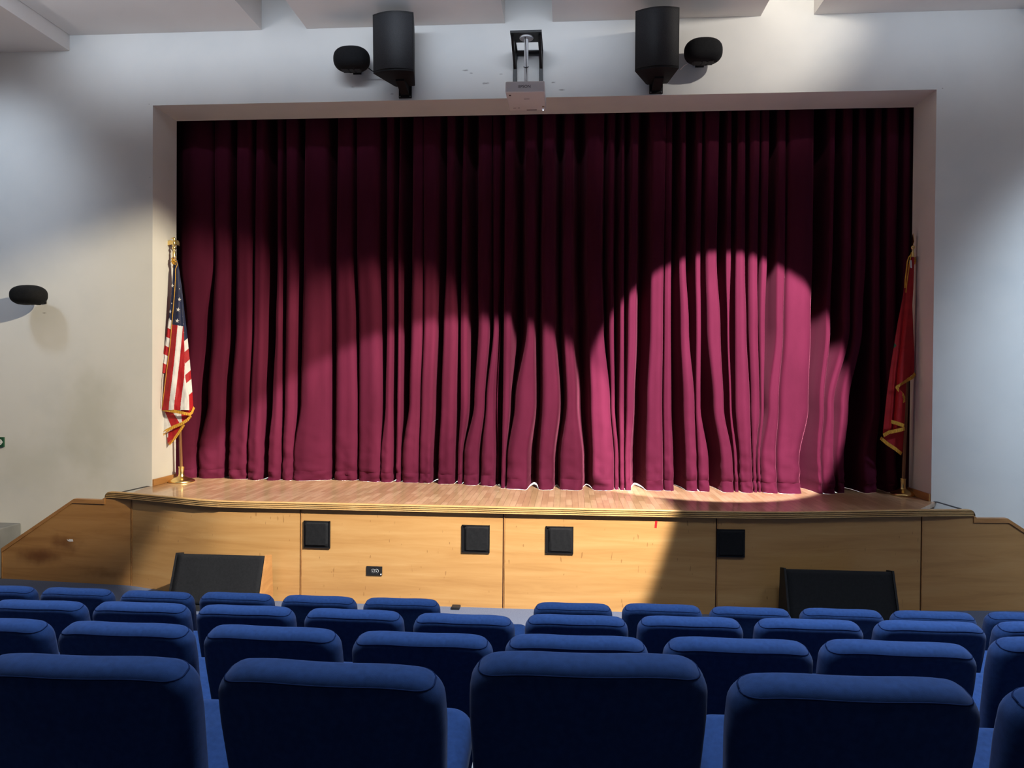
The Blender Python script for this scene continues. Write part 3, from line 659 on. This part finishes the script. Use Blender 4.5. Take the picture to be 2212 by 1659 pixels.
def oval_speaker(px, py, label, yaw, w=.215, h=.145):
    Yc = -.24; c = at(px, py, Y=Yc)
    t = thing('oval_speaker', label, 'loudspeaker', (c.x, 0, c.z))
    bm = NB(); nu, nv = 48, 24; M = Matrix.Translation((0, Yc, 0)) @ Matrix.Rotation(yaw, 4, 'Z')
    rings = []
    for j in range(1, nv):
        b = PI*j/nv
        rg = []
        for i in range(nu):
            a = 2*PI*i/nu; ca, sa = math.cos(a), math.sin(a); k = 2/2.5
            x = w*math.copysign(abs(ca)**k, ca); z = h*math.copysign(abs(sa)**k, sa); sb = math.sin(b)**.62
            z = z*sb; z = max(z, -h*.86)
            rg.append(bm.verts.new(M @ Vector((x*sb, -.155*math.cos(b) if math.cos(b) > 0 else -.13*math.cos(b), z))))
        rings.append(rg)
    for j in range(len(rings)-1):
        for i in range(nu): bm.faces.new((rings[j][i], rings[j][(i+1) % nu], rings[j+1][(i+1) % nu], rings[j+1][i]))
    bm.faces.new(rings[0][::-1]); bm.faces.new(rings[-1])
    link('housing', bm, m_cloth, t, 50)
    bm = NB()
    for x0, x1 in ((-.11, -.03), (-.015, .03), (.05, .11)): box(bm, x0, x1, Yc-.06, Yc+.06, -h*.91, -h*.80, 0, .006)
    box(bm, -.12, .12, Yc-.03, Yc+.03, -h*.88, -h*.82)
    link('yoke', bm, m_black, t)
    bm = NB(); box(bm, -.05, .05, -.02, -.001, -.08, .06, 0, .003); tube(bm, [(0, -.01, -.02), (0, -.16, -.02)], .02, 10); link('wall_mount', bm, m_blackmetal, t)
    return t, c
ol, olc = oval_speaker(760, 129, 'small oval black speaker left of the big left loudspeaker', 0)
orr, orc = oval_speaker(1519, 112, 'small oval black speaker right of the big right loudspeaker', 0)
lo, loc_ = oval_speaker(63, 638, 'small oval black speaker low on the left wall', R(-6), .222, .125)
bm = NB(); a = at(796, 147, Y=-.2); b_ = at(812, 156, Y=-.12); c_ = at(858, 174, Y=-.05)
tube(bm, [a, a.lerp(b_, .5)+Vector((0, 0, -.01)), b_, c_], .006, 8); tag(link('speaker_cable', bm, m_black, None, True), 'black cable between the left oval speaker and the big loudspeaker', 'cable')
bm = NB(); a = at(1486, 137, Y=-.18); b_ = at(1470, 150, Y=-.03); tube(bm, [a, a.lerp(b_, .5)+Vector((0, 0, .012)), b_], .006, 8)
tag(link('speaker_cable', bm, m_whiteplastic, None, True), 'white cable between the right oval speaker and the big loudspeaker', 'cable')

# ------------------------------------------------------------------ projector on its wall bracket
a = at(1110, 176, Y=-.03); b_ = at(1169, 176, Y=-.03); X0, X1 = a.x-.01, b_.x+.02
pbk = thing('projector_bracket', 'black steel wall bracket with a white drop pole holding the projector', 'bracket', ((X0+X1)/2, 0, 6.1))
ox = (X0+X1)/2
zb = at(1135, 113, Y=-.04).z-6.1; zp = at(1135, 84, Y=-.36).z-6.1; PZ = at(1134, 187, Y=-.62).z-6.1
for x in (X0, X1-.045):
    bm = NB(); box(bm, x-ox, x+.045-ox, -.04, -.001, -.45, zp, 0, .003); link('wall_bar', bm, m_blackmetal, pbk)
    bm = NB(); prism(bm, [(x-ox+.008, -.03, zb-.2), (x-ox+.008, -.03, zb-.08), (x-ox+.008, -.47, zp-.005), (x-ox+.008, -.50, zp-.04)], (.028, 0, 0)); link('diagonal_strut', bm, m_blackmetal, pbk)
bm = NB(); box(bm, X0-ox, X1-ox, -.045, -.002, zb-.025, zb+.025, 0, .003); link('cross_bar', bm, m_blackmetal, pbk)
bm = NB(); prism(bm, [(X0-ox, -.002, zp), (X0-ox, -.52, zp), (X1-ox, -.52, zp), (X1-ox, -.002, zp), (X1-ox-.05, -.002, zp), (X1-ox-.05, -.27, zp), (X0-ox+.05, -.27, zp), (X0-ox+.05, -.002, zp)], (0, 0, .025)); link('top_plate', bm, m_blackmetal, pbk)
bm = NB(); lathe(bm, [(0, -.02), (.075, -.02), (.08, -.012), (.08, 0), (0, 0)], 32, 0, -.40, zp); link('flange', bm, m_whitemetal, pbk, 40)
bm = NB(); tube(bm, [(0, -.40, zp-.01), (0, -.40, PZ+.1005)], .024, 16); link('drop_pole', bm, m_whitemetal, pbk, 40)
bm = NB(); tube(bm, [(-.012, -.455, zp-.015), (-.004, -.43, zp-.1), (.004, -.43, PZ+.25), (.002, -.43, PZ+.1)], .005, 8); link('cable', bm, m_black, pbk, True)
bm = NB(); tube(bm, [(-.028, -.42, PZ+.30), (0, -.434, PZ+.285), (.028, -.42, PZ+.30)], .005, 8); link('cable_tie', bm, m_black, pbk, True)
pf = at(1134, 187, Y=-.62)
pj = thing('projector', 'white ceiling-style projector hanging over the top edge of the stage opening', 'projector', (pf.x, -.35, pf.z))
hw = (at(1177, 187, Y=-.62).x-at(1092, 187, Y=-.62).x)/2
bm = NB(); box(bm, -hw, hw, -.27, .30, -.062, .062, 0, .014, 3); link('body', bm, m_whiteplastic, pj, 40)
bm = NB(); box(bm, -hw*.7, hw*.7, -.2, .2, .06, .075, 0, .004); tube(bm, [(0, -.05, .07), (0, -.05, .10)], .03, 16); link('mount_plate', bm, m_whitemetal, pj)
bm = NB(); box(bm, -hw*.84, -hw*.74, -.20, -.17, -.0635, -.061, 0); link('sensor_window', bm, m_print, pj)
for q in ((-hw*.1, hw*.18, -.075, -.068), (-hw*.75, -hw*.6, .2, .207), (-hw*.5, -hw*.4, .2, .207), (-.01, hw*.5, .265, .285)):
    bm = NB(); box(bm, *q, -.064, -.061); link('underside_slot', bm, m_print, pj)
bm = NB(); lathe(bm, [(0, -.004), (.007, -.004), (.007, .004), (0, .004)], 12, hw*.84, .285, -.064); link('status_light', bm, m_led, pj)
bm = NB(); box(bm, hw*.8, hw*.92, .16, .2, -.0632, -.061); link('vent_mark', bm, vary(mat('brown_mark', (.3, .2, .12)), [(.3, .2, .12), (.5, .4, .3)], (40, 40, 40)), pj)
text('printed_logo', 'EPSON', .045, m_print, pj, (-.005, -.2705, 0), (PI/2, 0, 0))

# ------------------------------------------------------------------ exit sign at the left edge
p = at(8, 955, Y=-.02)
sg = thing('exit_sign', 'green wall sign with a white arrow tip, low on the left wall', 'sign', (p.x, 0, p.z))
w, h = .42, .062
bm = NB(); box(bm, -w, 0, -.022, -.001, -h, h, 0, .002); link('sign_board', bm, m_signgreen, sg)
bm = NB(); q = [(-.13, -.0225, .035), (-.035, -.0225, .035), (-.009, -.0225, 0), (-.035, -.0225, -.035), (-.13, -.0225, -.035)]; prism(bm, q, (0, -.002, 0)); link('arrow_shape', bm, m_signwhite, sg)
for z in (-.015, .015):
    bm = NB(); box(bm, -.075, -.038, -.0265, -.024, z-.003, z+.003); link('dark_bar', bm, m_print, sg)

# ------------------------------------------------------------------ small things on the stage front
def on_front(px, py, pw, ph, off=0.0):
    """centre and half sizes of a thing on the curved stage front"""
    x = at(px, py, Y=-.87).x
    for _ in range(6): x = at(px, py, Y=panel_y(x)).x
    y = panel_y(x); c = at(px, py, Y=y); e = at(px+pw/2, py, Y=y); d = at(px, py+ph/2, Y=y)
    sl = math.atan2(panel_y(x+.15)-panel_y(x-.15), .3)
    return c, abs(e.x-c.x), abs(c.z-d.z), sl
for i, (px, py, pw, ph, lab, (fx, fz)) in enumerate((
    (685.5, 1154, 57, 58, 'square black cover on the stage front, leftmost, beside the panel joint', (.012, .014)),
    (1028, 1163.5, 60, 59, 'square black cover on the stage front, just left of the middle joint', (-.016, 0)),
    (1208.5, 1166, 60, 58, 'square black cover with creased cloth, just right of the middle joint', (-.016, .004)),
    (1578, 1173, 61, 60, 'square black cover in shade on the right part of the stage front', (.0, .0)))):
    c, hw_, hh, sl = on_front(px, py, pw, ph)
    t = thing('vent_cover', lab, 'cover', (c.x, c.y, c.z), sl, 'square covers along the stage front')
    bm = NB()
    for q in ((-hw_, hw_, hh-.012, hh), (-hw_, hw_, -hh, -hh+.012), (-hw_, -hw_+.012, -hh, hh), (hw_-.012, hw_, -hh, hh)): box(bm, q[0], q[1], -.02, -.002, q[2], q[3])
    box(bm, -hw_, hw_, -.006, -.002, -hh, hh); link('frame', bm, m_blackmetal, t)
    bm = NB(); n = 12; vv = []
    x0, x1, z0, z1 = -hw_+max(0, -fx)*1.6+.004, hw_-max(0, fx)*1.4-.004, -hh+max(fz, .006), hh-.005
    for a in range(n+1):
        vv.append([])
        for b in range(n+1):
            x = x0+(x1-x0)*a/n; z = z0+(z1-z0)*b/n; e = min(a, n-a, b, n-b)
            dy = -.026-(.008 if e > 0 else 0)+(.004*math.sin(a*2.1+b*.25)*math.sin(PI*b/n) if i == 2 else .001*math.sin(a*1.3+b))
            vv[-1].append(bm.verts.new((x, dy if e else -.012, z)))
    for a in range(n):
        for b in range(n): bm.faces.new((vv[a][b], vv[a+1][b], vv[a+1][b+1], vv[a][b+1]))
    link('cloth_cover', bm, m_cloth, t, 40)
c, hw_, hh, sl = on_front(809, 1232.5, 34, 19)
t = thing('socket_box', 'small black plate with two round sockets on the stage front', 'socket', c, sl)
bm = NB(); box(bm, -hw_, hw_, -.014, -.001, -hh, hh, 0, .003); link('plate', bm, m_black, t)
for sx in (-.012, .028):
    bm = NB(); rr = .022
    vv = [bm.verts.new((sx+rr*math.cos(2*PI*k/24), -.0145, rr*math.sin(2*PI*k/24))) for k in range(24)]; v2 = [bm.verts.new((sx+.018*math.cos(2*PI*k/24), -.0165, .018*math.sin(2*PI*k/24))) for k in range(24)]
    for k in range(24): bm.faces.new((vv[k], vv[(k+1) % 24], v2[(k+1) % 24], v2[k]))
    bmesh.ops.solidify(bm, geom=bm.faces[:], thickness=.001); link('socket_ring', bm, m_whitemetal, t)
    bm = NB(); tube(bm, [(sx-.002, -.0142, -.002), (sx-.002, -.018, -.002)], .005, 10); link('socket_pin', bm, m_whitemetal, t)
bm = NB(); tube(bm, [(hw_-.012, -.0145, -hh+.013), (hw_-.012, -.018, -hh+.013)], .007, 12); link('screw_cap', bm, m_whiteplastic, t)
c, hw_, hh, sl = on_front(1417, 1132, 5, 16)
t = link('tape_strip', bx(-hw_, hw_, -.003, -.0005, -hh, hh), m_tape, None, False, c); t.rotation_euler = (0, R(6), sl); tag(t, 'short strip of red tape near the top of the stage front', 'tape')
c = at(153, 1167, Y=-.395)
bm = NB(); prism(bm, [(-.045, 0, .012), (-.02, 0, .004), (-.015, 0, .016), (.03, 0, .014), (.04, 0, -.012), (-.01, 0, -.015), (-.03, 0, -.008)], (0, -.002, 0))
tag(link('paper_scrap', bm, m_tag, None, False, (c.x, -.33+(panel_y(-4.637)+.332)*(6.34+c.x)/1.703-.001, c.z)), 'torn white scrap stuck on the stained left stair panel', 'paper')
bm = NB(); q = at(985, 1314, Z=FZ); box(bm, q.x-.045, q.x+.045, q.y-.06, q.y+.04, FZ+.001, FZ+.03, 0, .005); tag(link('floor_box', bm, m_black), 'tiny black box on the carpet at the foot of the stage', 'box')
bm = NB(); q = at(372, 1038, Z=SZ); pts_ = [(q.x-.02+.07*math.cos(a*.55), q.y+.08+.05*math.sin(a*.55), SZ+.012+.012*(a % 7)/3) for a in range(26)]
tube(bm, pts_, .007, 8); tag(link('cable_coil', bm, m_black, None, True), 'little coil of black cable behind the left flag base', 'cable')

# ------------------------------------------------------------------ floor monitors before the stage
def monitor(xl, xr, ytop, Yf, label, wood_side, seed):
    zt = at((xl+xr)/2, ytop, Y=Yf+.23).z-FZ; x0 = at(xl, ytop+30, Y=Yf+.15).x; x1 = at(xr, ytop+30, Y=Yf+.15).x
    cx = (x0+x1)/2; w = (x1-x0)/2
    t = thing('stage_monitor', label, 'loudspeaker', (cx, Yf+.25, FZ))
    prof_ = [(-.22, 0.001), (-.02, zt), (.10, zt-.03), (.13, .10), (.10, 0.001)]
    bm = NB(); prism(bm, [(-w+.02, y, z) for y, z in prof_], (2*w-.04, 0, 0)); link('cabinet', bm, m_black, t)
    for sx, m in ((-1, m_black), (1, m_trimwood if wood_side else m_black)):
        bm = NB(); g = .012; pr = [(-.245, 0.001), (-.038, zt+.012), (.10, zt-.015), (.14, .10), (.11, 0.001)]
        prism(bm, [(sx*w-(.02 if sx > 0 else 0), y, z) for y, z in pr], (.02, 0, 0)); link('side_board', bm, m, t)
    bm = NB(); n = 16; vv = []
    for a in range(n+1):
        u = -w+.022+(2*w-.044)*a/n; col = []
        for b in range(n+1):
            v = b/n; lift = .055*math.sin(PI*min(1, max(0, (u/w+.9)/1.2)))**1 if wood_side else .0
            z = (.02+lift)*(1-v)+(zt-.004)*v; y = -.22+.2*(z/zt)-.014+.004*math.sin(a*.9)*math.sin(PI*v)
            col.append(bm.verts.new((u, y, z)))
        vv.append(col)
    for a in range(n):
        for b in range(n): bm.faces.new((vv[a][b], vv[a+1][b], vv[a+1][b+1], vv[a][b+1]))
    o = link('grille_cloth', bm, m_cloth, t, 60)
    md = o.modifiers.new('thick', 'SOLIDIFY'); md.thickness = .006
    return t
monitor(373, 571, 1198, -1.33, 'black floor monitor with a bare wood side, before the left stage front', True, 1)
monitor(1697, 1937, 1232, -1.32, 'all-black floor monitor before the right stage front', False, 2)

# ------------------------------------------------------------------ seats
BW, BH, BT = .508, .54, .10
def crown(x): return -.026*max(0, (abs(x)-.08)/(BW/2-.08))**2.2   # the top edge drops towards its corners
def bend(x): return .024*(1-(x/(BW/2))**2)          # the back wraps round the sitter: centre nearer the row behind
def slab(w, h, t, rt, rb, re, nx=10, nz=10, re2=None):
    """soft slab in XZ, thickness along Y, z from 0 to h; rounded corners and rims"""
    def prof_edge(n=7):
        out = [(0, -t/2)]
        for k in range(n+1):
            a = PI/2*k/n; out.append((re*(1-math.sin(a))-0, -t/2+re*(1-math.cos(a))))
        return out
    def outline(ins):
        pts = []; ww = w/2-ins; z0, z1 = ins, h-ins
        for (cx, cz, r, a0) in ((ww, z0, rb, -90), (ww, z1, rt, 0), (-ww, z1, rt, 90), (-ww, z0, rb, 180)):
            r = max(.006, r-ins); cx = cx-math.copysign(r, cx); cz = cz+r if cz == z0 else cz-r
            for k in range(9):
                a = R(a0+90*k/8); pts.append((cx+r*math.cos(a), cz+r*math.sin(a)))
        out = []
        for i in range(len(pts)):                    # densify the straight runs
            p, q = pts[i], pts[(i+1) % len(pts)]; out.append(p)
            if i % 9 == 8:
                for k in range(1, 12): out.append((p[0]+(q[0]-p[0])*k/12, p[1]+(q[1]-p[1])*k/12))
        return out
    bm = NB(); rings = []
    seq = []
    DM = (.16, .125, .095, .07, .05, .03, .012, .003)
    sm = lambda d: .010*(min(1, d/.16)**2*(3-2*min(1, d/.16)))
    for d in DM: seq.append((re+d, -t/2-sm(d)))
    for k in range(9):
        a = PI/2*k/8; seq.append((re*(1-math.sin(a)), -t/2+re*(1-math.cos(a))))
    for k in range(1, 9):
        a = PI/2*(1-k/8); seq.append((re*(1-math.sin(a)), t/2-re*(1-math.cos(a))))
    for d in DM[::-1]: seq.append((re+d, t/2+sm(d)))
    for ins, y in seq: rings.append([bm.verts.new((x, y, z)) for x, z in outline(ins)])
    n = len(rings[0])
    for i in range(len(rings)-1):
        for k in range(n): bm.faces.new((rings[i][k], rings[i][(k+1) % n], rings[i+1][(k+1) % n], rings[i+1][k]))
    for rg, y in ((rings[0], -t/2-.010), (rings[-1], t/2+.010)):
        cen = [bm.verts.new(((v.co.x)*.0 if abs(v.co.x) < 0 else v.co.x*.45, y, h/2+(v.co.z-h/2)*.3)) for v in rg]
        for k in range(n): bm.faces.new((rg[k], rg[(k+1) % n], cen[(k+1) % n], cen[k]))
        bm.faces.new(cen)
    return bm, outline
def make_seat(with_back=True):
    t = bpy.data.objects.new('auditorium_seat', None); C.objects.link(t); t.empty_display_size = .1
    if with_back:
        RE, RT = .042, .058
        bm, outl = slab(BW, BH, BT, RT, .05, RE)
        bmesh.ops.triangulate(bm, faces=[f for f in bm.faces if len(f.verts) > 4])
        cut = bmesh.ops.bisect_plane(bm, geom=bm.verts[:]+bm.edges[:]+bm.faces[:], plane_co=(0, 0, BH-.017), plane_no=(0, 0, 1))['geom_cut']
        loop = sorted([v for v in cut if isinstance(v, bmesh.types.BMVert)], key=lambda v: math.atan2(v.co.y, v.co.x*.25))
        MB_ = Matrix.Translation((0, .165, .375)) @ Matrix.Rotation(R(13), 4, 'X')
        for v in bm.verts:
            k = v.co.z/BH; v.co.x *= 1-.06*max(0, 1-k/.75)-.02*max(0, (k-.75)/.25)**2
            v.co.y = v.co.y-bend(v.co.x)*(.5+.5*k)+.03
            v.co.z += crown(v.co.x)*max(0, (k-.55)/.45)
            v.co = MB_ @ v.co
        bm.normal_update(); seam_pts = [v.co+v.normal*.0008 for v in loop]; seam_pts.append(seam_pts[0].copy())
        bk = link('backrest', bm, m_fabric, t, True)
        P = seam_pts; bm = NB()                      # one seam round the top of the cushion
        tube(bm, P, .0024, 6); link('seam', bm, m_fabric2, bk, True)
    bm, _ = slab(.49, .46, .10, .07, .05, .04)
    bmesh.ops.triangulate(bm, faces=[f for f in bm.faces if len(f.verts) > 4])
    MS = Matrix.Translation((0, .19, .385)) @ Matrix.Rotation(R(-69), 4, 'X')
    for v in bm.verts: v.co = MS @ v.co
    link('seat', bm, m_fabric, t, True)
    for s in (-1, 1):
        bm = NB(); a, b = sorted((s*.262, s*.2545))
        prism(bm, [(a, .12, .0), (a, .50, .0), (a, .50, .03), (a, .47, .05), (a, .53, .46), (a, .50, .49), (a, .22, .42), (a, .15, .36), (a, .17, .05), (a, .12, .03)], (b-a, 0, 0))
        link('leg', bm, m_steel, t)
    bm = NB(); tube(bm, [(-.254, .24, .32), (.254, .24, .32)], .014, 10); link('hinge_bar', bm, m_blackmetal, t, True)
    return t
def children(o): return [c for c in bpy.data.objects if c.parent == o]
proto = make_seat(); KIDS = [(c, children(c)) for c in children(proto)]
def dup():
    r = proto.copy(); C.objects.link(r)
    for c, subs in KIDS:
        k = c.copy(); C.objects.link(k); k.parent = r
        for g in subs: q = g.copy(); C.objects.link(q); q.parent = k
    return r
ORD = ['first', 'second', 'third', 'fourth', 'fifth', 'sixth', 'seventh', 'eighth', 'ninth', 'tenth', 'eleventh', 'twelfth', 'thirteenth']
ROWS = [   # (name, y of the back, floor height, seat pitch, column indices, tweaks (turn deg, dx, dz))
 ('nearest row', -7.315, .832, .550, [-1, 0, 1, 2, 3], {-1: (1.5, -.025, .0), 0: (-1.5, -.017, .006), 1: (2.5, .0, .046), 2: (1, -.006, .018), 3: (0, .0, .010)}),
 ('second nearest row', -6.30, .552, .547, list(range(-3, 5)), {-3: (0, -.02, 0), -2: (0, -.02, .0), -1: (-1, -.018, .004), 0: (0, -.014, 0), 1: (1, -.012, 0), 2: (0, -.007, 0), 3: (-1, -.024, 0), 4: (0, -.01, .02)}),
 ('third nearest row', -5.265, .29, .555, list(range(-5, 6)), {}),
 ('row closest to the stage', -4.14, .012, .557, list(range(-6, 7)), {})]
first = True
for rn, ry, rz_, PT, cols, tw in ROWS:
    for i, k in enumerate(cols):
        slope = 0 if rz_ > .8 else (.004 if rz_ < .1 else .0085)*max(0, k)
        dyaw, dx, dz = tw.get(k, (random.uniform(-1.2, 1.2), random.uniform(-.008, .004), random.uniform(-.005, .005)))
        if rn.startswith('row closest') and k == 0:
            o = make_seat(False); lab = 'blue folded seat without a visible backrest, in the row closest to the stage'
        else:
            o = proto if first else dup(); first = False
            lab = 'blue upholstered seat, %s from the left in the %s' % (ORD[i], rn)
        o.location = (.534+PT*(k-1)+dx, ry, rz_+dz+slope); o.rotation_euler = (0, 0, R(dyaw))
        tag(o, lab, 'seat', 'blue auditorium seats')
